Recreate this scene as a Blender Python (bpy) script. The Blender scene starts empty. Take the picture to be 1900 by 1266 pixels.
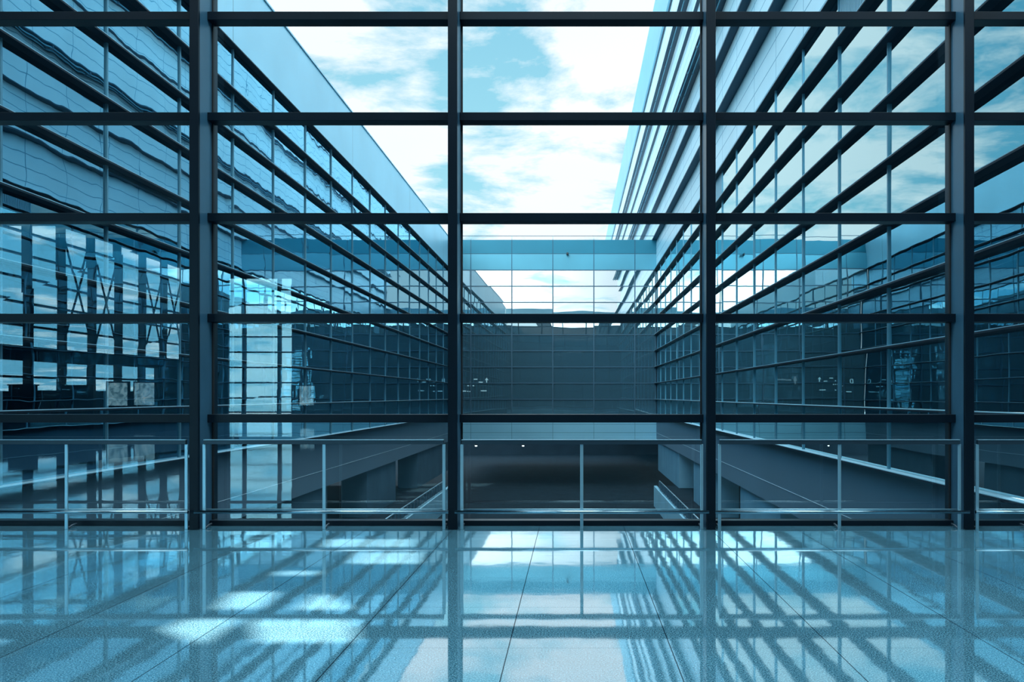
import bpy, bmesh, math, random
from mathutils import Vector

S = bpy.context.scene
COL = S.collection
RND = random.Random(7)

# ------------------------------------------------------------------ camera
EYE = 1.60
cam_d = bpy.data.cameras.new('camera')
cam = bpy.data.objects.new('camera', cam_d)
COL.objects.link(cam)
cam.location = (0, 0, EYE)
cam.rotation_euler = (math.pi / 2, 0, 0)
cam_d.sensor_width = 36.0
cam_d.lens = 36.0 * 1561 / 1900
cam_d.shift_x = -113 / 1900
cam_d.shift_y = 102 / 1900
cam_d.clip_end = 2000
S.camera = cam

# ------------------------------------------------------------------ colour management, light paths
vs = S.view_settings
S.display_settings.display_device = 'sRGB'
vs.view_transform = 'Standard'
vs.look = 'None'
vs.exposure = 0.0
vs.gamma = 1.0
vs.use_curve_mapping = False
cy = S.cycles
cy.max_bounces = 10
cy.diffuse_bounces = 3
cy.glossy_bounces = 7
cy.transparent_max_bounces = 24
cy.transmission_bounces = 4
cy.caustics_reflective = False
cy.caustics_refractive = False
cy.sample_clamp_indirect = 6.0
cy.use_denoising = True

# ------------------------------------------------------------------ sky
W = bpy.data.worlds.new('sky')
S.world = W
W.use_nodes = True
nt = W.node_tree
nt.nodes.clear()


def N(t, kind, **kw):
    n = t.nodes.new(kind)
    for k, v in kw.items():
        setattr(n, k, v)
    return n


def math_node(t, op, a, b=None, clamp=False):
    n = N(t, 'ShaderNodeMath', operation=op, use_clamp=clamp)
    for i, v in enumerate((a, b)):
        if v is None:
            continue
        if isinstance(v, (int, float)):
            n.inputs[i].default_value = v
        else:
            t.links.new(v, n.inputs[i])
    return n.outputs[0]


def ramp(t, fac, stops, interp='LINEAR'):
    r = N(t, 'ShaderNodeValToRGB')
    r.color_ramp.interpolation = interp
    el = r.color_ramp.elements
    while len(el) > 1:
        el.remove(el[-1])
    el[0].position, el[0].color = stops[0][0], stops[0][1]
    for p, c in stops[1:]:
        e = el.new(p)
        e.color = c
    t.links.new(fac, r.inputs[0])
    return r.outputs[0]


def mixc(t, fac, a, b):
    m = N(t, 'ShaderNodeMix', data_type='RGBA')
    if isinstance(fac, (int, float)):
        m.inputs[0].default_value = fac
    else:
        t.links.new(fac, m.inputs[0])
    for sock, v in ((m.inputs[6], a), (m.inputs[7], b)):
        if isinstance(v, tuple):
            sock.default_value = v if len(v) == 4 else v + (1,)
        else:
            t.links.new(v, sock)
    return m.outputs[2]


tc = N(nt, 'ShaderNodeTexCoord')
sep = N(nt, 'ShaderNodeSeparateXYZ')
nt.links.new(tc.outputs['Generated'], sep.inputs[0])
dx, dy, dz = sep.outputs
# clouds on a flat layer overhead
den = math_node(nt, 'MAXIMUM', math_node(nt, 'ADD', dz, 0.10), 0.05)
comb = N(nt, 'ShaderNodeCombineXYZ')
nt.links.new(math_node(nt, 'DIVIDE', dx, den), comb.inputs[0])
nt.links.new(math_node(nt, 'DIVIDE', dy, den), comb.inputs[1])
noi = N(nt, 'ShaderNodeTexNoise')
noi.inputs['Scale'].default_value = 1.9
noi.inputs['Detail'].default_value = 9
noi.inputs['Roughness'].default_value = 0.62
noi.inputs['Distortion'].default_value = 0.25
mp = N(nt, 'ShaderNodeMapping')
mp.inputs['Location'].default_value = (3.1, 0.4, 0.0)
nt.links.new(comb.outputs[0], mp.inputs[0])
nt.links.new(mp.outputs[0], noi.inputs['Vector'])
# the sky clears towards the west (left)
west = N(nt, 'ShaderNodeMapRange', interpolation_type='SMOOTHSTEP')
nt.links.new(dx, west.inputs[0])
west.inputs[1].default_value = -0.22
west.inputs[2].default_value = -0.52
west.inputs[3].default_value = 0.0
west.inputs[4].default_value = 0.16
cover = math_node(nt, 'SUBTRACT', noi.outputs[0], west.outputs[0])
for gx, gy, r, amt in ((-0.082, 0.362, 4.6, 0.20), (-0.175, 0.378, 2.0, 0.06), (-0.229, 0.357, 1.8, 0.06),
                       (-0.175, 0.266, 3.4, 0.07), (-0.10, 0.235, 4.6, 0.07), (-0.20, 0.465, 2.6, 0.09)):   # a few breaks in the cloud
    gv = Vector((gx, 1, gy)).normalized()
    dt = N(nt, 'ShaderNodeVectorMath', operation='DOT_PRODUCT')
    nt.links.new(tc.outputs['Generated'], dt.inputs[0])
    dt.inputs[1].default_value = gv
    mr = N(nt, 'ShaderNodeMapRange', interpolation_type='SMOOTHSTEP')
    nt.links.new(dt.outputs['Value'], mr.inputs[0])
    mr.inputs[1].default_value = math.cos(math.radians(r * 1.25))
    mr.inputs[2].default_value = math.cos(math.radians(r * 0.05))
    mr.inputs[3].default_value = 0
    mr.inputs[4].default_value = amt
    cover = math_node(nt, 'SUBTRACT', cover, mr.outputs[0])
cloud = ramp(nt, cover, [(0.345, (0, 0, 0, 1)), (0.465, (1, 1, 1, 1))], 'LINEAR')
blue = ramp(nt, dz, [(0.0, (0.7, 1.05, 1.15, 1)), (0.25, (0.42, 0.86, 1.02, 1)), (0.7, (0.16, 0.52, 0.80, 1))])
deep = mixc(nt, math_node(nt, 'MULTIPLY', west.outputs[0], 4.0, True), blue, (0.02, 0.40, 0.68))
noi2 = N(nt, 'ShaderNodeTexNoise')
noi2.inputs['Scale'].default_value = 0.6
noi2.inputs['Detail'].default_value = 4
nt.links.new(mp.outputs[0], noi2.inputs['Vector'])
white = ramp(nt, noi2.outputs[0], [(0.3, (1.04, 1.12, 1.17, 1)), (0.65, (1.20, 1.26, 1.29, 1))])
skyc = mixc(nt, cloud, deep, white)
haze = N(nt, 'ShaderNodeMapRange')
nt.links.new(dz, haze.inputs[0])
haze.inputs[1].default_value = 0.0
haze.inputs[2].default_value = -0.02
skyc2 = mixc(nt, haze.outputs[0], skyc, (0.55, 0.75, 0.82))
bg = N(nt, 'ShaderNodeBackground')
nt.links.new(skyc2, bg.inputs[0])
zen = N(nt, 'ShaderNodeMapRange', interpolation_type='SMOOTHSTEP')      # an overcast sky is brightest overhead
nt.links.new(dz, zen.inputs[0])
zen.inputs[1].default_value = 0.42
zen.inputs[2].default_value = 0.85
zen.inputs[3].default_value = 1.0
zen.inputs[4].default_value = 3.2
back = N(nt, 'ShaderNodeMapRange', interpolation_type='SMOOTHSTEP')     # and brighter behind the viewer
nt.links.new(dy, back.inputs[0])
back.inputs[1].default_value = 0.1
back.inputs[2].default_value = -0.7
back.inputs[3].default_value = 1.0
back.inputs[4].default_value = 1.35
glow = N(nt, 'ShaderNodeMapRange', interpolation_type='SMOOTHSTEP')     # brightest low in the south west
gd = N(nt, 'ShaderNodeVectorMath', operation='DOT_PRODUCT')
nt.links.new(tc.outputs['Generated'], gd.inputs[0])
gd.inputs[1].default_value = Vector((-0.62, -0.78, 0.10)).normalized()
nt.links.new(gd.outputs['Value'], glow.inputs[0])
glow.inputs[1].default_value = 0.72
glow.inputs[2].default_value = 0.93
glow.inputs[3].default_value = 1.0
glow.inputs[4].default_value = 4.2
nt.links.new(math_node(nt, 'MULTIPLY', math_node(nt, 'MULTIPLY', zen.outputs[0], back.outputs[0]), glow.outputs[0]), bg.inputs[1])
wo = N(nt, 'ShaderNodeOutputWorld')
nt.links.new(bg.outputs[0], wo.inputs[0])

# ------------------------------------------------------------------ sun (steep, from the right and a little behind)
SUN_EL, SUN_AZ = math.radians(44), math.radians(-3)      # azimuth measured from +X, negative = behind the camera
sdir = Vector((math.cos(SUN_EL) * math.cos(SUN_AZ), math.cos(SUN_EL) * math.sin(SUN_AZ), math.sin(SUN_EL)))
sun_d = bpy.data.lights.new('sun', 'SUN')
sun_d.energy = 30.0
sun_d.angle = math.radians(0.5)
sun_d.color = (1.0, 0.74, 0.64)
sun = bpy.data.objects.new('sun', sun_d)
sun.rotation_euler = sdir.to_track_quat('Z', 'Y').to_euler()
sun.location = (40, -10, 60)
COL.objects.link(sun)

# ------------------------------------------------------------------ unseen fill light added over the hall floor
for x, watt in ((-9.0, 420), (0.0, 1250), (9.0, 900)):
    ld = bpy.data.lights.new('floor_fill', 'AREA')
    ld.shape = 'RECTANGLE'
    ld.size, ld.size_y = 7.0, 9.0
    ld.energy = watt
    ld.color = (0.72, 0.93, 1.0)
    lo = bpy.data.objects.new('floor_fill', ld)
    lo.location = (x, 4.2, 12.2)
    COL.objects.link(lo)

# ------------------------------------------------------------------ materials
MATS = {}


def base_mat(name):
    m = bpy.data.materials.new(name)
    m.use_nodes = True
    t = m.node_tree
    t.nodes.clear()
    out = N(t, 'ShaderNodeOutputMaterial')
    MATS[name] = m
    return m, t, out


def pbr(name, col, rough=0.5, metal=0.0, noise=0.0, nscale=6.0, spec=0.5):
    m, t, out = base_mat(name)
    p = N(t, 'ShaderNodeBsdfPrincipled')
    p.inputs['Roughness'].default_value = rough
    p.inputs['Metallic'].default_value = metal
    p.inputs['Specular IOR Level'].default_value = spec
    if noise:
        c = N(t, 'ShaderNodeTexCoord')
        n = N(t, 'ShaderNodeTexNoise')
        n.inputs['Scale'].default_value = nscale
        n.inputs['Detail'].default_value = 5
        t.links.new(c.outputs['Object'], n.inputs['Vector'])
        lo = tuple(x * (1 - noise) for x in col) + (1,)
        hi = tuple(min(1, x * (1 + noise)) for x in col) + (1,)
        t.links.new(ramp(t, n.outputs[0], [(0.3, lo), (0.7, hi)]), p.inputs['Base Color'])
    else:
        p.inputs['Base Color'].default_value = col + (1,)
    t.links.new(p.outputs[0], out.inputs[0])
    return m


def glass(name, r0, tint, trans, power=3.0, bump=0.0, bscale=1.4, rough=0.0, lift=None):
    """a coated pane: mirror share rising towards grazing, the rest goes through"""
    m, t, out = base_mat(name)
    lw = N(t, 'ShaderNodeLayerWeight')
    lw.inputs[0].default_value = 0.5
    f = math_node(t, 'POWER', lw.outputs['Facing'], power)
    f = math_node(t, 'ADD', math_node(t, 'MULTIPLY', f, 1 - r0), r0, True)
    g = N(t, 'ShaderNodeBsdfGlossy')
    g.inputs[0].default_value = tint + (1,)
    g.inputs['Roughness'].default_value = rough
    tr = N(t, 'ShaderNodeBsdfTransparent')
    tr.inputs[0].default_value = trans + (1,)
    if bump:
        c = N(t, 'ShaderNodeTexCoord')
        n = N(t, 'ShaderNodeTexNoise')
        n.inputs['Scale'].default_value = bscale
        n.inputs['Detail'].default_value = 1.5
        t.links.new(c.outputs['Object'], n.inputs['Vector'])
        b = N(t, 'ShaderNodeBump')
        b.inputs['Strength'].default_value = 1.0
        b.inputs['Distance'].default_value = bump
        t.links.new(n.outputs[0], b.inputs['Height'])
        t.links.new(b.outputs[0], g.inputs['Normal'])
    mx = N(t, 'ShaderNodeMixShader')
    t.links.new(f, mx.inputs[0])
    t.links.new(tr.outputs[0], mx.inputs[1])
    t.links.new(g.outputs[0], mx.inputs[2])
    last = mx.outputs[0]
    if lift:                                   # added pale diffuse share, standing in for reflected light
        d = N(t, 'ShaderNodeBsdfDiffuse')
        d.inputs[0].default_value = lift[1] + (1,)
        m2 = N(t, 'ShaderNodeMixShader')
        m2.inputs[0].default_value = lift[0]
        t.links.new(last, m2.inputs[1])
        t.links.new(d.outputs[0], m2.inputs[2])
        last = m2.outputs[0]
    t.links.new(last, out.inputs[0])
    return m


def emit(name, col, strength):
    m, t, out = base_mat(name)
    e = N(t, 'ShaderNodeEmission')
    e.inputs[0].default_value = col + (1,)
    e.inputs[1].default_value = strength
    t.links.new(e.outputs[0], out.inputs[0])
    return m


def granite():
    m, t, out = base_mat('polished_granite')
    c = N(t, 'ShaderNodeTexCoord')
    s = N(t, 'ShaderNodeSeparateXYZ')
    t.links.new(c.outputs['Object'], s.inputs[0])

    def joint(sock, off, w):
        u = math_node(t, 'FRACT', math_node(t, 'DIVIDE', math_node(t, 'ADD', sock, off), 1.03))
        d = math_node(t, 'ABSOLUTE', math_node(t, 'SUBTRACT', u, 0.5))
        return math_node(t, 'GREATER_THAN', d, 0.5 - w)
    jx = joint(s.outputs[0], 200 * 1.03 - 1.651, 0.0035)
    jy = joint(s.outputs[1], 200 * 1.03 - 5.337, 0.0025)
    j = math_node(t, 'MAXIMUM', jx, math_node(t, 'MULTIPLY', jy, 0.6))
    n1 = N(t, 'ShaderNodeTexNoise')
    n1.inputs['Scale'].default_value = 95
    n1.inputs['Detail'].default_value = 3
    n1.inputs['Roughness'].default_value = 0.75
    t.links.new(c.outputs['Object'], n1.inputs['Vector'])
    n2 = N(t, 'ShaderNodeTexNoise')
    n2.inputs['Scale'].default_value = 1.1
    n2.inputs['Detail'].default_value = 4
    t.links.new(c.outputs['Object'], n2.inputs['Vector'])
    sp = ramp(t, n1.outputs[0], [(0.36, (0.012, 0.07, 0.12, 1)), (0.5, (0.085, 0.29, 0.41, 1)), (0.64, (0.30, 0.60, 0.74, 1))])
    big = ramp(t, n2.outputs[0], [(0.3, (0.82, 0.82, 0.82, 1)), (0.7, (1.1, 1.1, 1.1, 1))])
    mu = N(t, 'ShaderNodeMix', data_type='RGBA', blend_type='MULTIPLY')
    mu.inputs[0].default_value = 1
    t.links.new(sp, mu.inputs[6])
    t.links.new(big, mu.inputs[7])
    colr = mixc(t, j, mu.outputs[2], (0.01, 0.03, 0.05))
    p = N(t, 'ShaderNodeBsdfPrincipled')
    t.links.new(colr, p.inputs['Base Color'])
    p.inputs['Roughness'].default_value = 0.5
    p.inputs['Specular IOR Level'].default_value = 0.0
    g = N(t, 'ShaderNodeBsdfGlossy')
    g.inputs[0].default_value = (0.88, 0.97, 1.0, 1)
    g.inputs['Roughness'].default_value = 0.035
    bmp = N(t, 'ShaderNodeBump')
    bmp.inputs['Strength'].default_value = 1.0
    bmp.inputs['Distance'].default_value = 0.0006
    n3 = N(t, 'ShaderNodeTexNoise')
    n3.inputs['Scale'].default_value = 2.2
    n3.inputs['Detail'].default_value = 2
    t.links.new(c.outputs['Object'], n3.inputs['Vector'])
    t.links.new(n3.outputs[0], bmp.inputs['Height'])
    t.links.new(bmp.outputs[0], g.inputs['Normal'])
    lw = N(t, 'ShaderNodeLayerWeight')
    lw.inputs[0].default_value = 0.5
    f = math_node(t, 'POWER', lw.outputs['Facing'], 2.2)
    f = math_node(t, 'ADD', math_node(t, 'MULTIPLY', f, 0.86), 0.05, True)
    f = math_node(t, 'MULTIPLY', f, math_node(t, 'SUBTRACT', 1.0, math_node(t, 'MULTIPLY', j, 0.75)))
    mx = N(t, 'ShaderNodeMixShader')
    t.links.new(f, mx.inputs[0])
    t.links.new(p.outputs[0], mx.inputs[1])
    t.links.new(g.outputs[0], mx.inputs[2])
    t.links.new(mx.outputs[0], out.inputs[0])
    return m


def panel_mat(name, col, rough, metal, jy, y0, jz, z0, dark=(0.04, 0.14, 0.2), jw=0.012):
    """cladding sheets with thin open joints every jy along the wall and jz up it"""
    m, t, out = base_mat(name)
    c = N(t, 'ShaderNodeTexCoord')
    s = N(t, 'ShaderNodeSeparateXYZ')
    t.links.new(c.outputs['Object'], s.inputs[0])
    ax = s.outputs[1] if jy[0] == 'y' else s.outputs[0]

    def joint(sock, step, off):
        u = math_node(t, 'FRACT', math_node(t, 'DIVIDE', math_node(t, 'ADD', sock, 100 * step - off), step))
        d = math_node(t, 'ABSOLUTE', math_node(t, 'SUBTRACT', u, 0.5))
        return math_node(t, 'GREATER_THAN', d, 0.5 - jw / step)
    j = joint(ax, jy[1], y0)
    if jz:
        j = math_node(t, 'MAXIMUM', j, joint(s.outputs[2], jz, z0))
    n = N(t, 'ShaderNodeTexNoise')
    n.inputs['Scale'].default_value = 0.35
    t.links.new(c.outputs['Object'], n.inputs['Vector'])
    cc = ramp(t, n.outputs[0], [(0.3, tuple(x * 0.92 for x in col) + (1,)), (0.7, tuple(min(1, x * 1.05) for x in col) + (1,))])
    p = N(t, 'ShaderNodeBsdfPrincipled')
    t.links.new(mixc(t, j, cc, dark), p.inputs['Base Color'])
    p.inputs['Roughness'].default_value = rough
    p.inputs['Metallic'].default_value = metal
    t.links.new(p.outputs[0], out.inputs[0])
    return m


granite()
pbr('dark_steel', (0.0035, 0.0105, 0.019), 0.34, 0.0, 0.10, 3.0, 0.2)
pbr('web_steel_lit', (0.040, 0.125, 0.20), 0.35, 0.0, 0.08, 3.0, 0.5)  # lighter copy of the post steel, skylight on the sides painted in
pbr('gasket', (0.004, 0.007, 0.010), 0.6)
pbr('brushed_steel', (0.42, 0.68, 0.80), 0.34, 0.7)
pbr('bumper_steel', (0.36, 0.52, 0.60), 0.2, 1.0)
pbr('rail_dark', (0.03, 0.06, 0.085), 0.35, 0.3)
pbr('ledge_metal', (0.007, 0.021, 0.036), 0.5, 0.0, 0.0, 6.0, 0.2)  # kept very dark so the ledge undersides look shaded
pbr('ledge_lit_top', (0.42, 0.74, 0.88), 0.4, 0.2)  # pale colour paints skylight onto the ledge tops
pbr('mullion_metal', (0.14, 0.36, 0.47), 0.35, 0.3)
pbr('mullion_dark', (0.05, 0.13, 0.19), 0.4, 0.3)
pbr('cornice_metal', (0.010, 0.055, 0.095), 0.5, 0.0, 0.0, 6.0, 0.3)
panel_mat('parapet_metal', (0.46, 0.76, 0.87), 0.38, 0.55, ('y', 12.36), 10.45, None, 0)
panel_mat('tower_panel', (0.64, 0.84, 0.90), 0.35, 0.15, ('y', 3.09), 10.45, 0.62, 0.2, (0.10, 0.34, 0.46), 0.02)
panel_mat('tower_parapet', (0.20, 0.50, 0.63), 0.32, 0.35, ('y', 12.36), 10.45, None, 0)
panel_mat('bridge_panel', (0.004, 0.17, 0.25), 0.35, 0.3, ('x', 3.07), 1.57, None, 0, (0.01, 0.08, 0.13), 0.03)
panel_mat('bridge_panel_pale', (0.075, 0.31, 0.41), 0.30, 0.4, ('x', 3.07), 1.57, None, 0, (0.01, 0.08, 0.13), 0.03)
panel_mat('bridge_fascia', (0.20, 0.52, 0.68), 0.5, 0.1, ('x', 3.07), 1.57, 0.62, 0.1)
panel_mat('wing_fascia', (0.085, 0.17, 0.235), 0.5, 0.0, ('y', 12.36), 10.45, None, 0, (0.09, 0.18, 0.25))
pbr('pale_joint', (0.45, 0.65, 0.74), 0.5)
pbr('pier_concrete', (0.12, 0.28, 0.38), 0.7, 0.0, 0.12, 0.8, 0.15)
pbr('pier_concrete_shaded', (0.05, 0.115, 0.16), 0.7, 0.0, 0.12, 0.8, 0.15)  # shaded copy of the pier concrete, recess shade put into the colour
pbr('terrace_concrete', (0.22, 0.50, 0.64), 0.6, 0.0, 0.10, 0.8)
pbr('asphalt', (0.010, 0.021, 0.030), 0.8, 0.0, 0.25, 2.0, 0.05)
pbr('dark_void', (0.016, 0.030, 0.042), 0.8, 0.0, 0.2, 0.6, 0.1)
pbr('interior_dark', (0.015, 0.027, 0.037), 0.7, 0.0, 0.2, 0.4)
pbr('interior_floor', (0.04, 0.075, 0.10), 0.4)
pbr('hall_wall', (0.06, 0.11, 0.15), 0.7, 0.0, 0.15, 0.5)
pbr('hall_ceiling', (0.09, 0.16, 0.21), 0.8)
pbr('hall_steel', (0.025, 0.045, 0.06), 0.45)
pbr('roofing', (0.30, 0.42, 0.48), 0.8)
pbr('ground_pale', (0.42, 0.60, 0.68), 0.8, 0.0, 0.2, 0.1)
pbr('sign_black', (0.012, 0.020, 0.028), 0.4)
pbr('plant_leaf', (0.05, 0.13, 0.13), 0.5, 0.0, 0.3, 5.0)
pbr('planter_dark', (0.02, 0.03, 0.04), 0.5)
pbr('louvre_metal', (0.30, 0.52, 0.62), 0.4, 0.5)
emit('sign_glow', (0.80, 1.0, 1.0), 2.0)
emit('lamp_glow', (0.85, 1.0, 1.0), 6.0)
glass('front_glass', 0.10, (0.85, 0.97, 1.0), (0.95, 0.99, 1.0), 3.6, 0.0)
glass('wing_glass', 0.50, (0.66, 0.94, 1.0), (0.14, 0.22, 0.27), 2.2, 0.0026, 0.6)
glass('left_wing_glass', 0.34, (0.42, 0.74, 0.89), (0.14, 0.24, 0.30), 2.2, 0.0030, 0.9)
glass('bridge_glass', 0.55, (0.86, 0.97, 1.0), (0.25, 0.36, 0.42), 3.0, 0.007, 0.30, 0.0, (0.14, (0.16, 0.46, 0.62)))
glass('bridge_glass_low', 0.22, (0.86, 0.97, 1.0), (0.25, 0.36, 0.42), 3.0, 0.007, 0.30, 0.0, (0.27, (0.13, 0.36, 0.50)))
glass('clear_glass', 0.06, (0.9, 1, 1), (0.66, 0.92, 1.0), 4.0)


def poster_mat():
    m, t, out = base_mat('backlit_poster')
    c = N(t, 'ShaderNodeTexCoord')
    n = N(t, 'ShaderNodeTexNoise')
    n.inputs['Scale'].default_value = 2.3
    n.inputs['Detail'].default_value = 3
    n.inputs['Distortion'].default_value = 1.5
    t.links.new(c.outputs['Object'], n.inputs['Vector'])
    cc = ramp(t, n.outputs[0], [(0.34, (0.12, 0.3, 0.4, 1)), (0.55, (0.4, 0.75, 0.9, 1)), (0.75, (0.75, 0.95, 1, 1))])
    e = N(t, 'ShaderNodeEmission')
    t.links.new(cc, e.inputs[0])
    e.inputs[1].default_value = 2.4
    t.links.new(e.outputs[0], out.inputs[0])


poster_mat()


# ------------------------------------------------------------------ mesh helpers
class MB:
    def __init__(self):
        self.bm = bmesh.new()

    def box(self, x0, x1, y0, y1, z0, z1, bev=0.0):
        bm = self.bm
        v = [bm.verts.new(p) for p in ((x0, y0, z0), (x1, y0, z0), (x1, y1, z0), (x0, y1, z0),
                                       (x0, y0, z1), (x1, y0, z1), (x1, y1, z1), (x0, y1, z1))]
        fs = [bm.faces.new([v[i] for i in f]) for f in
              ((3, 2, 1, 0), (4, 5, 6, 7), (0, 1, 5, 4), (1, 2, 6, 5), (2, 3, 7, 6), (3, 0, 4, 7))]
        if bev:
            es = list({e for f in fs for e in f.edges})
            bmesh.ops.bevel(bm, geom=es, offset=bev, segments=2, profile=0.5, affect='EDGES')
        return self

    def quad(self, *pts):
        self.bm.faces.new([self.bm.verts.new(p) for p in pts])
        return self

    def tube(self, a, b, r, seg=12, caps=True):
        a, b = Vector(a), Vector(b)
        d = (b - a).normalized()
        u = d.orthogonal().normalized()
        w = d.cross(u)
        rings = []
        for c in (a, b):
            rings.append([self.bm.verts.new(c + (u * math.cos(k * 2 * math.pi / seg) + w * math.sin(k * 2 * math.pi / seg)) * r) for k in range(seg)])
        for k in range(seg):
            f = self.bm.faces.new((rings[0][k], rings[0][(k + 1) % seg], rings[1][(k + 1) % seg], rings[1][k]))
            f.smooth = True
        if caps:
            self.bm.faces.new(rings[0][::-1])
            self.bm.faces.new(rings[1])
        return self

    def path(self, pts, r, seg=10):
        pts = [Vector(p) for p in pts]
        rings = []
        for i, p in enumerate(pts):
            d = (pts[min(i + 1, len(pts) - 1)] - pts[max(i - 1, 0)]).normalized()
            u = Vector((1, 0, 0)) if abs(d.x) < 0.9 else Vector((0, 1, 0))
            u = (u - d * u.dot(d)).normalized()
            w = d.cross(u)
            rings.append([self.bm.verts.new(p + (u * math.cos(k * 2 * math.pi / seg) + w * math.sin(k * 2 * math.pi / seg)) * r) for k in range(seg)])
        for i in range(len(rings) - 1):
            for k in range(seg):
                f = self.bm.faces.new((rings[i][k], rings[i][(k + 1) % seg], rings[i + 1][(k + 1) % seg], rings[i + 1][k]))
                f.smooth = True
        self.bm.faces.new(rings[0][::-1])
        self.bm.faces.new(rings[-1])
        return self

    def lathe(self, cx, cy_, prof, seg=20):
        rings = []
        for r, z in prof:
            rings.append([self.bm.verts.new((cx + r * math.cos(k * 2 * math.pi / seg), cy_ + r * math.sin(k * 2 * math.pi / seg), z)) for k in range(seg)])
        for i in range(len(rings) - 1):
            for k in range(seg):
                f = self.bm.faces.new((rings[i][k], rings[i][(k + 1) % seg], rings[i + 1][(k + 1) % seg], rings[i + 1][k]))
                f.smooth = True
        self.bm.faces.new(rings[0][::-1])
        self.bm.faces.new(rings[-1])
        return self

    def prism(self, outline, y0, y1):
        """outline in x,z extruded along y"""
        a = [self.bm.verts.new((x, y0, z)) for x, z in outline]
        b = [self.bm.verts.new((x, y1, z)) for x, z in outline]
        n = len(a)
        for k in range(n):
            self.bm.faces.new((a[k], a[(k + 1) % n], b[(k + 1) % n], b[k]))
        self.bm.faces.new(a[::-1])
        self.bm.faces.new(b)
        return self

    def build(self, name, mat, parent=None):
        bmesh.ops.recalc_face_normals(self.bm, faces=self.bm.faces[:])
        me = bpy.data.meshes.new(name)
        self.bm.to_mesh(me)
        self.bm.free()
        me.materials.append(MATS[mat])
        o = bpy.data.objects.new(name, me)
        COL.objects.link(o)
        if parent is not None:
            o.parent = parent
            o.location = -parent_world(parent)
        return o


def parent_world(p):
    v = Vector((0, 0, 0))
    while p is not None:
        v += Vector(p.location)
        p = p.parent
    return v


def tag(o, label, cat=None, group=None, kind=None):
    if label:
        o['label'] = label
    if cat:
        o['category'] = cat
    if group:
        o['group'] = group
    if kind:
        o['kind'] = kind
    return o


def empty(name, loc=(0, 0, 0)):
    o = bpy.data.objects.new(name, None)
    o.location = loc
    COL.objects.link(o)
    return o


def box(*a):
    return MB().box(*a)


# ------------------------------------------------------------------ main dimensions (metres; camera at x=0,y=0)
GLASS_Y = 10.45
FRONT_Y = 10.05
PITCH = 3.09
POST_X = [1.651 + PITCH * k for k in range(-3, 2)]          # -7.62 ... 4.74
LEFT_X, RIGHT_X, FAR_Y = -9.23, 6.25, 62.98
ROW, ROW0 = 1.21, 0.133
T0, TSTEP = 0.09, 1.234
HALL_TOP = T0 + TSTEP * 10
ROOF_Z = 13.4
HALL_L, HALL_R, HALL_B = -30.0, 15.0, -50.5

# ------------------------------------------------------------------ hall shell
fl = box(HALL_L - 0.6, HALL_R + 0.3, HALL_B - 0.6, GLASS_Y + 0.12, -0.35, 0.0).build('floor', 'polished_granite')
tag(fl, 'polished blue grey granite floor reflecting the glass wall', 'floor', kind='structure')

# ceiling with added openings shaped to throw the sun spots (bmesh: outline and holes filled together)
shift = Vector((sdir.x / sdir.z, sdir.y / sdir.z)) * HALL_TOP
PATCH = [  # floor spots of sun in metres
    [(-2.12, 8.03), (-1.48, 8.03), (-1.57, 8.58), (-2.2, 8.58)],
    [(-2.69, 6.32), (-2.37, 6.32), (-2.41, 6.86), (-2.77, 6.86)],
    [(-2.4, 5.42), (-2.4, 6.02), (-2.77, 6.02), (-2.81, 5.77)],
    [(-2.04, 5.47), (-1.43, 5.47), (-1.57, 6.0), (-2.29, 6.0)],
    [(-2.08, 6.31), (-1.66, 6.31), (-1.94, 6.71), (-2.05, 6.81)],
    [(-2.65, 8.92), (-2.23, 8.92), (-2.29, 9.39), (-2.71, 9.39)],
    [(-2.19, 8.92), (-1.72, 8.92), (-1.77, 9.39), (-2.24, 9.39)],
    [(-2.66, 7.5), (-2.3, 7.5), (-2.32, 7.68), (-2.67, 7.68)],
]
cb = bmesh.new()


def loop(pts, z):
    vv = [cb.verts.new((p[0], p[1], z)) for p in pts]
    for k in range(len(vv)):
        cb.edges.new((vv[k], vv[(k + 1) % len(vv)]))


loop([(HALL_L - 0.6, HALL_B - 0.6), (HALL_R + 0.3, HALL_B - 0.6), (HALL_R + 0.3, GLASS_Y + 0.1), (HALL_L - 0.6, GLASS_Y + 0.1)], HALL_TOP)
for q in PATCH:
    loop([(x + shift.x, y + shift.y) for x, y in q], HALL_TOP)
bmesh.ops.triangle_fill(cb, edges=cb.edges[:], use_beauty=True)
me = bpy.data.meshes.new('ceiling')
cb.to_mesh(me)
cb.free()
me.materials.append(MATS['hall_ceiling'])
ce = bpy.data.objects.new('ceiling', me)
COL.objects.link(ce)
tag(ce, 'dark ceiling of the hall with added openings that throw the sun spots', 'ceiling', kind='structure')

o = box(HALL_L, HALL_R, GLASS_Y - 0.3, GLASS_Y + 0.2, -5.2, -0.36).build('wall_base', 'bridge_fascia')
tag(o, 'pale outer base wall below the front glass wall', 'wall', kind='structure')
# front parapet over the glass
o = box(HALL_L, HALL_R, GLASS_Y - 0.1, GLASS_Y + 0.35, HALL_TOP + 0.02, ROOF_Z).build('wall_front', 'parapet_metal')
tag(o, 'pale metal parapet above the front glass wall', 'wall', kind='structure')
o = box(HALL_R, HALL_R + 0.3, HALL_B, GLASS_Y, 0, HALL_TOP).build('wall_right', 'hall_wall')
tag(o, 'dark right side wall of the hall', 'wall', kind='structure')
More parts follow.
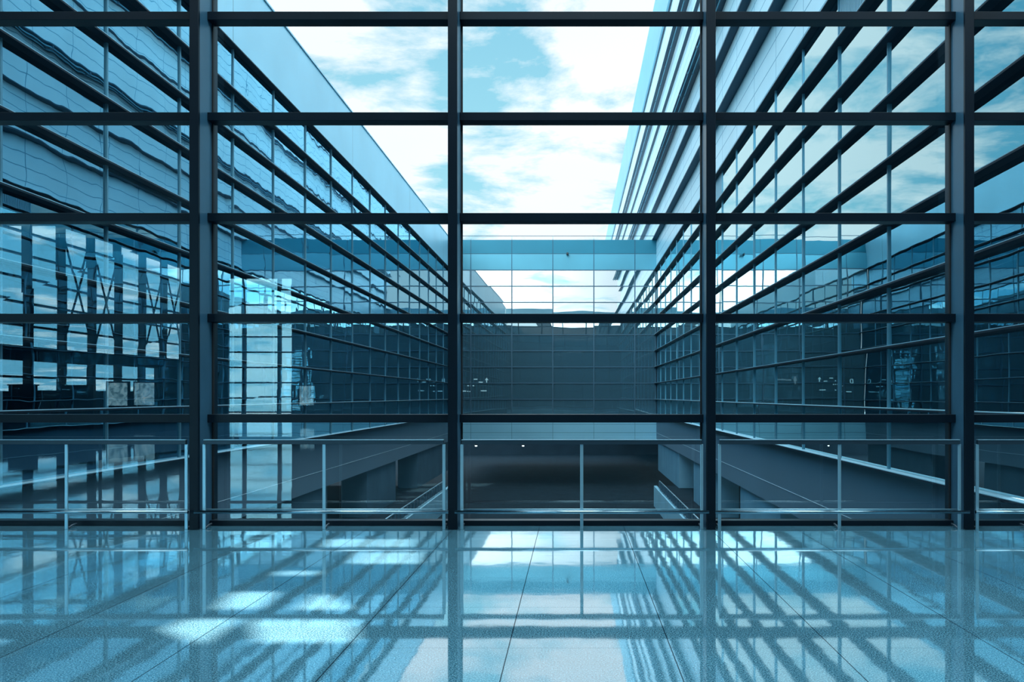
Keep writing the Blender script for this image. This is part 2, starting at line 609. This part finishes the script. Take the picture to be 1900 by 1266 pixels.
# back wall with an opening at its left corner
BW_X0, BW_X1 = -29.3, -23.9
m = MB()
m.box(BW_X1, HALL_R, HALL_B - 0.3, HALL_B, 0, HALL_TOP)
m.box(HALL_L, BW_X0, HALL_B - 0.3, HALL_B, 0, HALL_TOP)
m.box(BW_X0, BW_X1, HALL_B - 0.3, HALL_B, HALL_TOP - 0.7, HALL_TOP)
o = m.build('wall_back', 'hall_wall')
tag(o, 'dark back wall of the hall behind the viewer', 'wall', kind='structure')

# back window, seen as the bright reflection in the second bay
w = empty('window_8', (0, HALL_B, 0))
tag(w, 'tall bright window in the back corner of the hall', 'window', kind='structure')
box(BW_X0, BW_X1, HALL_B - 0.16, HALL_B - 0.15, 0.3, HALL_TOP - 0.7).build('glass_pane', 'clear_glass', w)
for x in (BW_X0 + 1.35, BW_X0 + 4.35):
    box(x - 0.13, x + 0.13, HALL_B - 0.25, HALL_B + 0.1, 0, HALL_TOP - 0.7).build('mullion', 'hall_steel', w)
for k in range(9):
    z = 0.25 + k * 1.3
    box(BW_X0, BW_X1, HALL_B - 0.2, HALL_B - 0.05, z - 0.06, z + 0.06).build('transom', 'hall_steel', w)

# left side wall: glazed between y=-24 and y=-44
SW0, SW1 = -44.0, -19.0
m = MB()
m.box(HALL_L - 0.3, HALL_L, HALL_B, SW0, 0, HALL_TOP)
m.box(HALL_L - 0.3, HALL_L, SW1, 64, 0, HALL_TOP)
m.box(HALL_L - 0.3, HALL_L, SW0, SW1, HALL_TOP - 0.9, HALL_TOP)
m.box(HALL_L - 0.3, HALL_L, SW0, SW1, 3.6, 4.4)
m.box(HALL_L - 0.3, HALL_L, SW0, SW0 + 4, 0, 3.6)
m.box(HALL_L - 0.3, HALL_L, SW0, SW1, 0, 1.8)
o = m.build('wall_left', 'hall_wall')
tag(o, 'dark left side wall of the hall around its tall glazing', 'wall', kind='structure')
w = empty('window_9', (HALL_L, -30, 0))
tag(w, 'tall side glazing of the hall with deep columns and crossed braces', 'window', kind='structure')
MB().quad((HALL_L - 0.1, SW0, 0), (HALL_L - 0.1, SW1, 0), (HALL_L - 0.1, SW1, HALL_TOP - 0.9), (HALL_L - 0.1, SW0, HALL_TOP - 0.9)).build('glass_pane', 'clear_glass', w)
ys = [SW1 - 3.04 * k for k in range(9)]
for y in ys:
    box(HALL_L, HALL_L + 0.42, y - 0.14, y + 0.14, 0, HALL_TOP).build('column', 'hall_steel', w)
for z in (1.85, 2.7, 5.5, 6.75, 8.0, 9.25, 10.5):
    box(HALL_L - 0.05, HALL_L + 0.12, SW0, SW1, z - 0.06, z + 0.06).build('transom', 'hall_steel', w)
for k in (0, 3, 4, 6, 7):
    a, b = (4.4, 11.2) if k % 2 else (11.2, 4.4)
    MB().tube((HALL_L + 0.2, ys[k], a), (HALL_L + 0.2, ys[k + 1], b), 0.06, 8).build('brace', 'hall_steel', w)
    MB().tube((HALL_L + 0.3, ys[k], b), (HALL_L + 0.3, ys[k + 1], a), 0.06, 8).build('brace', 'hall_steel', w)

# ------------------------------------------------------------------ front glass wall
bounds = [LEFT_X] + POST_X + [RIGHT_X]
bay_label = [
    'narrow end bay of the front glass wall beside the left wing, out of frame',
    'leftmost visible bay of the front glass wall, with deep columns mirrored in it',
    'bay of the front glass wall with the tall bright window mirrored in it',
    'middle bay of the front glass wall, facing the bridge building',
    'bay of the front glass wall facing the right wing',
    'rightmost visible bay of the front glass wall, cut by the photo edge']
HW = 0.058
for i in range(6):
    x0, x1 = bounds[i] + HW, bounds[i + 1] - HW
    if i == 0:
        x0 = LEFT_X
    if i == 5:
        x1 = RIGHT_X
    w = empty('window_%d' % (i + 1), ((x0 + x1) / 2, GLASS_Y, 0))
    tag(w, bay_label[i], 'window', kind='structure')
    for k in range(11):
        z = T0 + TSTEP * k
        if k == 0:
            box(x0, x1, GLASS_Y - 0.10, GLASS_Y + 0.06, 0.0, 0.066, 0.004).build('sill', 'dark_steel', w)
            continue
        h = 0.05
        box(x0 - 0.005, x1 + 0.005, GLASS_Y - 0.15, GLASS_Y + 0.05, z - h, z + h, 0.004).build('transom', 'dark_steel', w)
    for k in range(10):
        z0 = 0.066 if k == 0 else T0 + TSTEP * k + 0.05
        z1 = T0 + TSTEP * (k + 1) - 0.05
        a, b, c, d = (RND.uniform(-1, 1) * 0.0008 for _ in range(4))
        MB().quad((x0, GLASS_Y + a, z0), (x1, GLASS_Y + b, z0), (x1, GLASS_Y + c, z1), (x0, GLASS_Y + d, z1)).build('glass_pane', 'front_glass', w)
    m = MB()
    for x in (x0, x1):
        m.box(x - 0.012, x + 0.012, GLASS_Y - 0.02, GLASS_Y + 0.02, 0.066, HALL_TOP)
    m.build('gasket', 'gasket', w)

post_label = [
    'tall dark steel post left of the frame, beside the leftmost bay',
    'tall dark steel post on the right of the leftmost bay with mirrored columns',
    'tall dark steel post just left of the bridge building seen outside',
    'tall dark steel post between the bridge building and the right wing outside',
    'tall dark steel post nearest the right edge, before the deep blue reflections']
for i, x in enumerate(POST_X):
    p = empty('steel_post', (x, FRONT_Y + 0.2, 0))
    tag(p, post_label[i], 'post', 'steel posts of the front glass wall')
    m = MB()
    m.box(x - 0.056, x + 0.056, FRONT_Y, FRONT_Y + 0.045, 0, HALL_TOP, 0.006)
    m.build('flange', 'dark_steel', p)
    box(x - 0.052, x + 0.052, FRONT_Y + 0.05, GLASS_Y + 0.02, 0, HALL_TOP).build('web', 'web_steel_lit', p)
    box(x - 0.05, x + 0.05, GLASS_Y + 0.03, GLASS_Y + 0.16, 0, HALL_TOP, 0.004).build('cover_cap', 'dark_steel', p)

# ------------------------------------------------------------------ guard rails inside the glass wall
RY = 10.09
rail_label = [
    None,
    'low steel guard rail in front of the leftmost bay',
    'low steel guard rail in front of the bay with the bright mirrored window',
    'low steel guard rail in the middle, in front of the bridge building',
    'low steel guard rail in front of the bay facing the right wing',
    'low steel guard rail at the right edge, cut by the photo edge']
for i in range(1, 6):
    xa = bounds[i] + 0.107
    xb = (bounds[i + 1] - 0.107) if i < 5 else 6.1
    r = empty('guard_rail', ((xa + xb) / 2, RY, 0))
    tag(r, rail_label[i], 'railing', 'guard rails along the glass wall')
    box(xa, xb, RY - 0.02, RY + 0.02, 1.020, 1.070, 0.004).build('top_rail', 'rail_dark', r)
    box(xa, xb, RY - 0.026, RY + 0.026, 1.070, 1.078, 0.002).build('cap_strip', 'brushed_steel', r)
    MB().tube((xa - 0.07, RY - 0.11, 0.222), (xb + 0.07, RY - 0.11, 0.222), 0.020, 16).build('bumper_rail', 'bumper_steel', r)
    MB().tube((xa - 0.01, RY + 0.03, 0.235), (xb + 0.01, RY + 0.03, 0.235), 0.008, 10).build('tie_rod', 'brushed_steel', r)
    for x in (xa, (xa + xb) / 2, xb):
        p = box(x - 0.019, x + 0.019, RY - 0.008, RY + 0.008, 0.0, 1.02, 0.003).build('post', 'brushed_steel', r)
        MB().path([(x, RY - 0.005, 0.012), (x, RY + 0.05, 0.012), (x, RY + 0.11, 0.03), (x, RY + 0.2, 0.035)], 0.012).build('foot', 'rail_dark', p)
        MB().tube((x, RY, 0.222), (x, RY - 0.10, 0.222), 0.012, 10).build('bracket', 'brushed_steel', p)


# ------------------------------------------------------------------ courtyard buildings
def lvl(k):
    return ROW0 + ROW * k


YB = [10.90] + [10.45 + PITCH * k for k in range(1, 17)] + [FAR_Y]      # 17 bays


def wing_panes(root, X, mat, skip=(), tilt=0.004):
    rest = MB()
    count = 0
    for b in range(17):
        for k in range(9):
            if (b, k) in skip:
                continue
            y0, y1, z0, z1 = YB[b] + 0.02, YB[b + 1] - 0.02, lvl(k) + 0.03, lvl(k + 1) - 0.02
            ty, tz = RND.uniform(-tilt, tilt), RND.uniform(-tilt, tilt)
            q = [(X + ty * sy * 1.5 + tz * sz * 0.6, y, z) for y, sy, z, sz in
                 ((y0, -1, z0, -1), (y1, 1, z0, -1), (y1, 1, z1, 1), (y0, -1, z1, 1))]
            if count < 99:
                MB().quad(*q).build('glass_pane', mat, root)
            else:
                rest.quad(*q)
            count += 1
    o = rest.build('far_glass_panes', mat, root)
    o['kind'] = 'stuff'


def wing_frame(root, X, s, ledge_mat, mull_mat, p=0.19):
    """s = direction from the glass towards the courtyard"""
    for k in range(10):
        z = lvl(k)
        x0, x1 = sorted((X - 0.05 * s, X + p * s))
        le = box(x0, x1, YB[0], FAR_Y, z - 0.024, z + 0.012, 0.004).build('ledge', ledge_mat, root)
        box(x0, x1, YB[0], FAR_Y, z + 0.012, z + 0.024).build('lit_top', 'ledge_lit_top', le)  # thin pale strip painting the sky-lit top of the ledge
    for y in YB[1:-1]:
        x0, x1 = sorted((X - 0.04 * s, X + 0.035 * s))
        box(x0, x1, y - 0.025, y + 0.025, lvl(0), lvl(9)).build('mullion', mull_mat, root)


def wing_base(root, X, s, pier_mat):
    # long fascia under the glass, thin pale joint, piers in the recess below
    x0, x1 = sorted((X, X - 0.35 * s))
    box(x0, x1, YB[0], FAR_Y, -1.78, lvl(0) - 0.03).build('fascia', 'wing_fascia', root)
    x0, x1 = sorted((X + 0.01 * s, X - 0.02 * s))
    box(x0, x1, YB[0], FAR_Y, -1.165, -1.15).build('joint_strip', 'pale_joint', root)
    for k0, k1 in ((1, 3), (5, 7), (9, 11), (13, 17)):
        x0, x1 = sorted((X - 0.12 * s, X - 1.3 * s))
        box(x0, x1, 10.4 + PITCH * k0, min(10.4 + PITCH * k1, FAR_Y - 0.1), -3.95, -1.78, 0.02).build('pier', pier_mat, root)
    # rooms behind the glass
    xs = sorted((X - 0.4 * s, X - 19 * s))
    m = MB()
    m.box(xs[0], xs[1], YB[0], FAR_Y, -0.3, 0.02)
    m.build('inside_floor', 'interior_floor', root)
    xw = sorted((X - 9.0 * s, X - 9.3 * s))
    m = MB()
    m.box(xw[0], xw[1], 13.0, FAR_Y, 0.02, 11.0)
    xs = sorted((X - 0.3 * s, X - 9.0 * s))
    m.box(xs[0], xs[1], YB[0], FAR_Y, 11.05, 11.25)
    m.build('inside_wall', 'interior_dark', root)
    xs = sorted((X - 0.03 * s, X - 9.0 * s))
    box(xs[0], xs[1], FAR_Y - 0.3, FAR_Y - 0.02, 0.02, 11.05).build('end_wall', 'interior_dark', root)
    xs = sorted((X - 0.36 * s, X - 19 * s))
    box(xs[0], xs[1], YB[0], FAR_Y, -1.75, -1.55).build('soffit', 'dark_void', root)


# --- left wing
L = empty('office_wing', (LEFT_X, 36, 0))
tag(L, 'left glass wing with dark ledges under a broad pale blue parapet', 'building')
wing_panes(L, LEFT_X, 'left_wing_glass')
wing_frame(L, LEFT_X, 1, 'ledge_metal', 'mullion_metal')
wing_base(L, LEFT_X, 1, 'pier_concrete_shaded')
box(LEFT_X - 0.4, LEFT_X + 0.02, YB[0], FAR_Y, lvl(9) + 0.03, ROOF_Z).build('parapet', 'parapet_metal', L)
box(LEFT_X - 0.5, LEFT_X + 0.06, YB[0], FAR_Y, ROOF_Z, ROOF_Z + 0.05).build('coping', 'parapet_metal', L)
box(HALL_L + 0.1, LEFT_X - 0.4, YB[0], FAR_Y, lvl(9) + 0.3, ROOF_Z - 0.6).build('roof', 'roofing', L)

# --- right wing and the taller block that rises from it
R = empty('tower_building', (RIGHT_X, 36, 0))
tag(R, 'right mirrored glass building rising past the roofs with striped upper cladding', 'building')
louv = {(2, 8), (8, 8)}
wing_panes(R, RIGHT_X, 'wing_glass', louv)
wing_frame(R, RIGHT_X, -1, 'ledge_metal', 'mullion_metal')
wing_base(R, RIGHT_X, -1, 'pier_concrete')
for b, k in sorted(louv):
    lo = box(RIGHT_X + 0.06, RIGHT_X + 0.10, YB[b] + 0.03, YB[b + 1] - 0.03, lvl(k) + 0.03, lvl(k + 1) - 0.03).build('louvre_panel', 'mullion_dark', R)
    m = MB()
    n = 30
    for q in range(n):
        y = YB[b] + 0.05 + (YB[b + 1] - YB[b] - 0.1) * (q + 0.5) / n
        m.box(RIGHT_X - 0.02, RIGHT_X + 0.06, y - 0.018, y + 0.018, lvl(k) + 0.03, lvl(k + 1) - 0.03)
    m.build('louvre_blades', 'louvre_metal', lo)
TEND = 165.0


def hz(s):
    return EYE + s * RIGHT_X


# cladding stages from the top ledge of the glass up to the roof
box(RIGHT_X, RIGHT_X + 0.4, YB[0], FAR_Y, lvl(9) + 0.03, hz(1.86)).build('panel_band', 'tower_panel', R)
box(RIGHT_X, RIGHT_X + 0.4, FAR_Y, TEND, -1.7, hz(1.86)).build('rear_panel_band', 'tower_panel', R)
box(RIGHT_X, RIGHT_X + 0.4, YB[0], TEND, hz(1.86), hz(4.05)).build('upper_panel_band', 'tower_panel', R)
for s0, s1 in ((1.86, 1.97), (2.22, 2.34), (2.58, 2.85), (3.10, 3.19), (3.40, 3.70), (3.97, 4.05)):
    p = RIGHT_X * (1 - s0 / s1)
    z = hz(s0)
    box(RIGHT_X - p, RIGHT_X + 0.05, YB[0], TEND if s0 > 2 else FAR_Y - 0.1, z, z + 0.06).build('cornice', 'cornice_metal', R)
box(RIGHT_X - 0.12, RIGHT_X + 0.4, YB[0], TEND, hz(4.05), hz(4.72)).build('parapet', 'tower_parapet', R)
for s0, off in ((2.58, 0.30), (2.58, 0.52), (3.40, 0.30)):
    z = hz(s0) - 0.10
    c = MB().tube((RIGHT_X - off, YB[0], z), (RIGHT_X - off, TEND, z), 0.026, 8).build('conduit', 'mullion_metal', R)
    m = MB()
    y = 14.0
    while y < 100:
        m.box(RIGHT_X - off - 0.05, RIGHT_X - off + 0.05, y - 0.05, y + 0.05, z - 0.05, z + 0.12)
        y += 6.18 / 2
    m.build('clamps', 'mullion_dark', c)
box(RIGHT_X + 0.4, 26, YB[0], TEND, hz(4.3), hz(4.4)).build('roof', 'roofing', R)
box(25.8, 26, YB[0], TEND, lvl(0), hz(4.3)).build('rear_wall', 'interior_dark', R)

# --- bridge building closing the courtyard
B = empty('bridge_building', (-1.5, FAR_Y, 0))
tag(B, 'low glass building across the end of the courtyard with teal top panels', 'building')
bx = [LEFT_X] + [1.57 + 3.07 * k for k in range(-3, 2)] + [RIGHT_X]
for i in range(6):
    for k in range(9):
        x0, x1, z0, z1 = bx[i] + 0.02, bx[i + 1] - 0.02, lvl(k) + 0.02, lvl(k + 1) - 0.02
        tx, tz = RND.uniform(-0.003, 0.003), RND.uniform(-0.003, 0.003)
        q = [(x, FAR_Y + tx * sx * 1.5 + tz * sz * 0.6, z) for x, sx, z, sz in
             ((x0, -1, z0, -1), (x1, 1, z0, -1), (x1, 1, z1, 1), (x0, -1, z1, 1))]
        MB().quad(*q).build('glass_pane', 'bridge_glass' if k > 4 else 'bridge_glass_low', B)
for k in range(10):
    box(LEFT_X, RIGHT_X, FAR_Y - 0.04, FAR_Y + 0.03, lvl(k) - 0.035, lvl(k) + 0.035).build('transom', 'mullion_dark', B)
for x in [LEFT_X + 0.07] + bx[1:-1] + [RIGHT_X - 0.07]:
    box(x - 0.04, x + 0.04, FAR_Y - 0.05, FAR_Y + 0.03, lvl(0), lvl(9)).build('mullion', 'mullion_dark', B)
box(LEFT_X, RIGHT_X, FAR_Y - 0.02, FAR_Y + 0.3, lvl(9) + 0.035, 12.22).build('lower_panel_course', 'bridge_panel_pale', B)
box(LEFT_X, RIGHT_X, FAR_Y - 0.02, FAR_Y + 0.3, 12.26, 13.29).build('upper_panel_course', 'bridge_panel', B)
box(LEFT_X, RIGHT_X, FAR_Y, FAR_Y + 0.3, 12.22, 12.26).build('panel_joint', 'mullion_dark', B)
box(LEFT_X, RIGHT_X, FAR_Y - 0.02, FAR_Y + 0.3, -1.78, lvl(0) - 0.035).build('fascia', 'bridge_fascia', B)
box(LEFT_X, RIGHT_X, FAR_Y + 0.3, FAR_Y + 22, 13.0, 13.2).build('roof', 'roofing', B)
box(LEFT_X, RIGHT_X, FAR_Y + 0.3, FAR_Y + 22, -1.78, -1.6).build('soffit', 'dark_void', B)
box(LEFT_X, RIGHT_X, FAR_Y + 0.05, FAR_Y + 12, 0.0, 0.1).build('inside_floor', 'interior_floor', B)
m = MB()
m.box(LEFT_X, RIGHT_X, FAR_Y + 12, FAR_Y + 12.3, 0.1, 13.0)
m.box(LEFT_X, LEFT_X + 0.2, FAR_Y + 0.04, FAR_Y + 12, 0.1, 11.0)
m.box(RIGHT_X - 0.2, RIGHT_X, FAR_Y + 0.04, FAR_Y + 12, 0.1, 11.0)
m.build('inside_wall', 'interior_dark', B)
rr = MB().tube((LEFT_X, FAR_Y + 0.1, 13.60), (RIGHT_X - 0.05, FAR_Y + 0.1, 13.60), 0.022, 8).build('roof_rail', 'mullion_dark', B)
m = MB()
for x in bx[1:-1]:
    m.tube((x, FAR_Y + 0.1, 13.25), (x, FAR_Y + 0.1, 13.60), 0.015, 8)
m.build('stanchions', 'parapet_metal', rr)

# small camera under the top panels of the bridge
cc = empty('security_camera', (-0.4, FAR_Y - 0.2, 12.2))
tag(cc, 'small dark security camera fixed on the pale panels of the bridge building', 'camera')
box(-0.48, -0.32, FAR_Y - 0.55, FAR_Y - 0.16, 12.10, 12.26, 0.02).build('housing', 'sign_black', cc)
box(-0.44, -0.36, FAR_Y - 0.2, FAR_Y - 0.025, 12.15, 12.22).build('bracket', 'mullion_dark', cc)

# ------------------------------------------------------------------ courtyard floor, terraces, underpass
o = box(LEFT_X - 30, RIGHT_X + 30, GLASS_Y + 0.2, 100, -5.5, -5.2).build('courtyard_ground', 'asphalt')
tag(o, 'dark asphalt ground low in the courtyard', 'ground', kind='structure')
o = box(-300, 300, -300, 400, -6.2, -5.8).build('ground', 'ground_pale')
tag(o, 'pale ground around the buildings', 'ground', kind='structure')
o = box(LEFT_X - 20, RIGHT_X + 20, 97, 98, -5.2, -1.6).build('underpass_wall', 'dark_void')
tag(o, 'dark wall at the back of the underpass below the bridge building', 'wall', kind='structure')
for xa, xb, wa, wb, side in ((LEFT_X - 20, -7.7, -7.7, -7.5, 'left'), (5.2, RIGHT_X + 19, 5.0, 5.2, 'right')):
    o = empty('terrace', ((xa + xb) / 2, 31, -5.2))
    tag(o, 'low terrace with a pale edge wall under the %s wing' % side, 'terrace')
    box(xa, xb, GLASS_Y + 0.5, 52, -5.2, -3.95).build('deck', 'asphalt', o)
    box(wa, wb, GLASS_Y + 0.5, 52, -5.2, -3.95, 0.01).build('edge_wall', 'terrace_concrete', o)
for X, lab in ((-7.6, 'slim balustrade on the low terrace under the left wing'), (5.1, 'slim balustrade on the low terrace under the right wing')):
    b = empty('balustrade', (X, 40, -3.95))
    tag(b, lab, 'balustrade', 'balustrades on the low terraces')
    y0, y1 = 24.0, 49.5
    MB().tube((X, y0, -3.40), (X, y1, -3.40), 0.03, 8).build('handrail', 'brushed_steel', b)
    MB().tube((X, y0, -3.86), (X, y1, -3.86), 0.02, 8).build('bottom_rail', 'brushed_steel', b)
    n = 30
    for k in range(n + 1):
        y = y0 + (y1 - y0) * k / n
        box(X - 0.03, X + 0.03, y - 0.2, y + 0.2, -3.84, -3.46).build('baluster', 'mullion_dark', b)

for x, lab in ((-7.6, 'left small lamp hanging in the dark underpass below the bridge building'),
               (-3.9, 'right small bright lamp hanging in the dark underpass below the bridge building')):
    y = 66.0
    p = empty('pendant_lamp', (x, y, -1.78))
    tag(p, lab, 'lamp', 'lamps under the bridge building')
    MB().tube((x, y, -1.79), (x, y, -2.15), 0.03, 8).build('stem', 'sign_black', p)
    MB().lathe(x, y, [(0.04, -2.12), (0.12, -2.2), (0.15, -2.28)], 16).build('shade', 'sign_black', p)
    MB().lathe(x, y, [(0.06, -2.36), (0.09, -2.32), (0.08, -2.285)], 14).build('bulb', 'lamp_glow', p)

# ------------------------------------------------------------------ signs hanging inside the buildings
def glyph_boxes(m, kind, x, y, z, h):
    t = h * 0.17
    if kind == 'D':
        m.box(x, x + t, y, y + 0.03, z, z + h)
        m.box(x, x + h * 0.55, y, y + 0.03, z + h - t, z + h)
        m.box(x, x + h * 0.55, y, y + 0.03, z, z + t)
        m.box(x + h * 0.55, x + h * 0.72, y, y + 0.03, z + t * 0.7, z + h - t * 0.7)
    if kind == 'arrow':
        m.box(x - t / 2, x + t / 2, y, y + 0.03, z, z + h * 0.7)
        m.prism([(x - h * 0.36, z + h * 0.56), (x + h * 0.36, z + h * 0.56), (x, z + h)], y, y + 0.03)


def px(xp, yp, d):
    return (xp - 1063) * d / 1561, EYE - (yp - 735) * d / 1561


sy = FAR_Y + 1.2
sg = empty('hanging_sign', (px(880, 710, sy)[0], sy, 2.2))
tag(sg, 'dark hanging sign with a glowing D and up arrow inside the bridge building', 'sign')
x0, z0 = px(850, 729, sy)
x1, z1 = px(910, 699, sy)
box(x0, x1, sy, sy + 0.12, z0, z1, 0.01).build('panel', 'sign_black', sg)
for x in (x0 + 0.3, x1 - 0.3):
    MB().tube((x, sy + 0.06, z1), (x, sy + 0.06, 11.05), 0.02, 8).build('hanger', 'sign_black', sg)
m = MB()
xx, zz = px(852, 711, sy)
glyph_boxes(m, 'D', xx, sy - 0.03, zz, 0.34)
m.build('letter', 'sign_glow', sg)
m = MB()
xx, zz = px(903, 711, sy)
glyph_boxes(m, 'arrow', xx, sy - 0.03, zz, 0.40)
m.build('arrow', 'sign_glow', sg)
m = MB()
for a, b, y in ((879, 886, 704), (888, 896, 709.5), (872, 874, 709), (867, 870, 716), (872, 874, 716), (877, 880, 716), (856, 865, 726), (867, 869, 726.5), (871, 874, 726.5), (892, 903, 725.5)):
    xa, za = px(a, y + 0.9, sy)
    xb, zb = px(b, y - 0.9, sy)
    m.box(xa, xb, sy - 0.025, sy, za, zb)
m.build('small_text', 'sign_glow', sg)

# sign inside the right building, facing the glass
sx = RIGHT_X + 0.6
sg = empty('hanging_sign', (sx, 25.5, 2.2))
tag(sg, 'dark hanging sign with a glowing pictogram and text line inside the right building', 'sign')


def py(xp, yp):
    d = sx * 1561 / (xp - 1063)
    return d, EYE - (yp - 735) * d / 1561


ya, yb = py(1490, 700)[0], py(1441, 700)[0]
box(sx, sx + 0.12, ya, yb, 1.75, 2.25, 0.01).build('panel', 'sign_black', sg)
for y in (ya + 0.2, yb - 0.2):
    MB().tube((sx + 0.06, y, 2.25), (sx + 0.06, y, 11.05), 0.02, 8).build('hanger', 'sign_black', sg)
m = MB()
for a, b, y in ((1444, 1448, 704.5), (1449.5, 1452.5, 704.5), (1453.5, 1457.5, 704.5), (1459, 1461, 705.5), (1462, 1465, 705.3), (1466, 1468.5, 705.3)):
    d0, za = py((a + b) / 2, y + 1.2)
    d1, zb = py((a + b) / 2, y - 1.2)
    m.box(sx - 0.02, sx, py(b, y)[0], py(a, y)[0], za, zb)
m.build('text_line', 'sign_glow', sg)
m = MB()
d0, zc = py(1476, 706)
m.box(sx - 0.02, sx, d0 - 0.14, d0 + 0.14, zc - 0.03, zc + 0.06)
m.box(sx - 0.02, sx, d0 - 0.06, d0 + 0.06, zc + 0.05, zc + 0.12)
m.box(sx - 0.02, sx, d0 - 0.05, d0 + 0.05, zc - 0.12, zc - 0.02)
m.build('pictogram', 'sign_glow', sg)

# ------------------------------------------------------------------ furniture deep in the hall (seen mirrored in the glass)
def mirror_pt(xp, d_virtual):
    """where a thing stands in the hall when the glass shows it at picture column xp"""
    return (xp - 1063) * d_virtual / 1561, 2 * GLASS_Y - d_virtual


def kiosk(xp, dv, w, h, label):
    x, y = mirror_pt(xp, dv)
    k = empty('display_kiosk', (x, y, 0))
    tag(k, label, 'kiosk', 'dark kiosks at the end of the hall')
    box(x - w / 2, x + w / 2, y - 0.4, y + 0.4, 0.1, h, 0.03).build('cabinet', 'planter_dark', k)
    box(x - w / 2 + 0.05, x + w / 2 - 0.05, y - 0.35, y + 0.35, 0, 0.1).build('plinth', 'hall_steel', k)
    box(x - w / 2 - 0.04, x + w / 2 + 0.04, y - 0.44, y + 0.44, h, h + 0.06, 0.01).build('lid', 'hall_steel', k)


def lightbox(xp, dv, w, z0, z1, label):
    x, y = mirror_pt(xp, dv)
    k = empty('poster_light_box', (x, y, 0))
    tag(k, label, 'poster', 'backlit posters at the end of the hall')
    box(x - w / 2 - 0.08, x + w / 2 + 0.08, y - 0.12, y + 0.12, 0.0, z1 + 0.1, 0.02).build('casing', 'planter_dark', k)
    box(x - w / 2, x + w / 2, y + 0.12, y + 0.13, z0, z1).build('poster', 'backlit_poster', k)


kiosk(43, 43.5, 1.05, 2.2, 'dark boxy kiosk mirrored at the far left, left of the palm')
kiosk(137, 47, 1.1, 2.15, 'dark boxy kiosk mirrored just right of the palm')
lightbox(220, 52, 1.25, 1.0, 2.4, 'left of the two bright posters mirrored in the leftmost bay')
lightbox(270, 55, 1.3, 1.0, 2.45, 'right of the two bright posters mirrored in the leftmost bay')
lightbox(570, 66, 1.1, 0.9, 2.4, 'bright poster mirrored right of the tall bright window')
x, y = mirror_pt(95, 45)
p = empty('potted_palm', (x, y, 0))
tag(p, 'bushy potted palm mirrored between the two dark kiosks', 'plant')
MB().lathe(x, y, [(0.32, 0), (0.42, 0.7), (0.45, 0.72), (0.45, 0.78), (0.38, 0.78)], 20).build('planter', 'planter_dark', p)
MB().tube((x, y, 0.75), (x, y, 1.5), 0.05, 8).build('stem', 'planter_dark', p)
m = MB()
for k in range(26):
    a = k * 2.399
    ln = RND.uniform(0.55, 0.85)
    up = RND.uniform(0.5, 1.2)
    prev = None
    for q in range(6):
        t = q / 5
        c = Vector((x + math.cos(a) * ln * t, y + math.sin(a) * ln * t, 1.4 + up * t - 1.1 * t * t))
        wv = Vector((-math.sin(a), math.cos(a), 0)) * (0.11 * math.sin(math.pi * min(1, 0.12 + t * 0.88)) + 0.005)
        cur = (c - wv, c + wv, c + Vector((0, 0, 0.03)))
        if prev:
            m.quad(prev[0], prev[2], cur[2], cur[0])
            m.quad(prev[2], prev[1], cur[1], cur[2])
        prev = cur
m.build('fronds', 'plant_leaf', p)
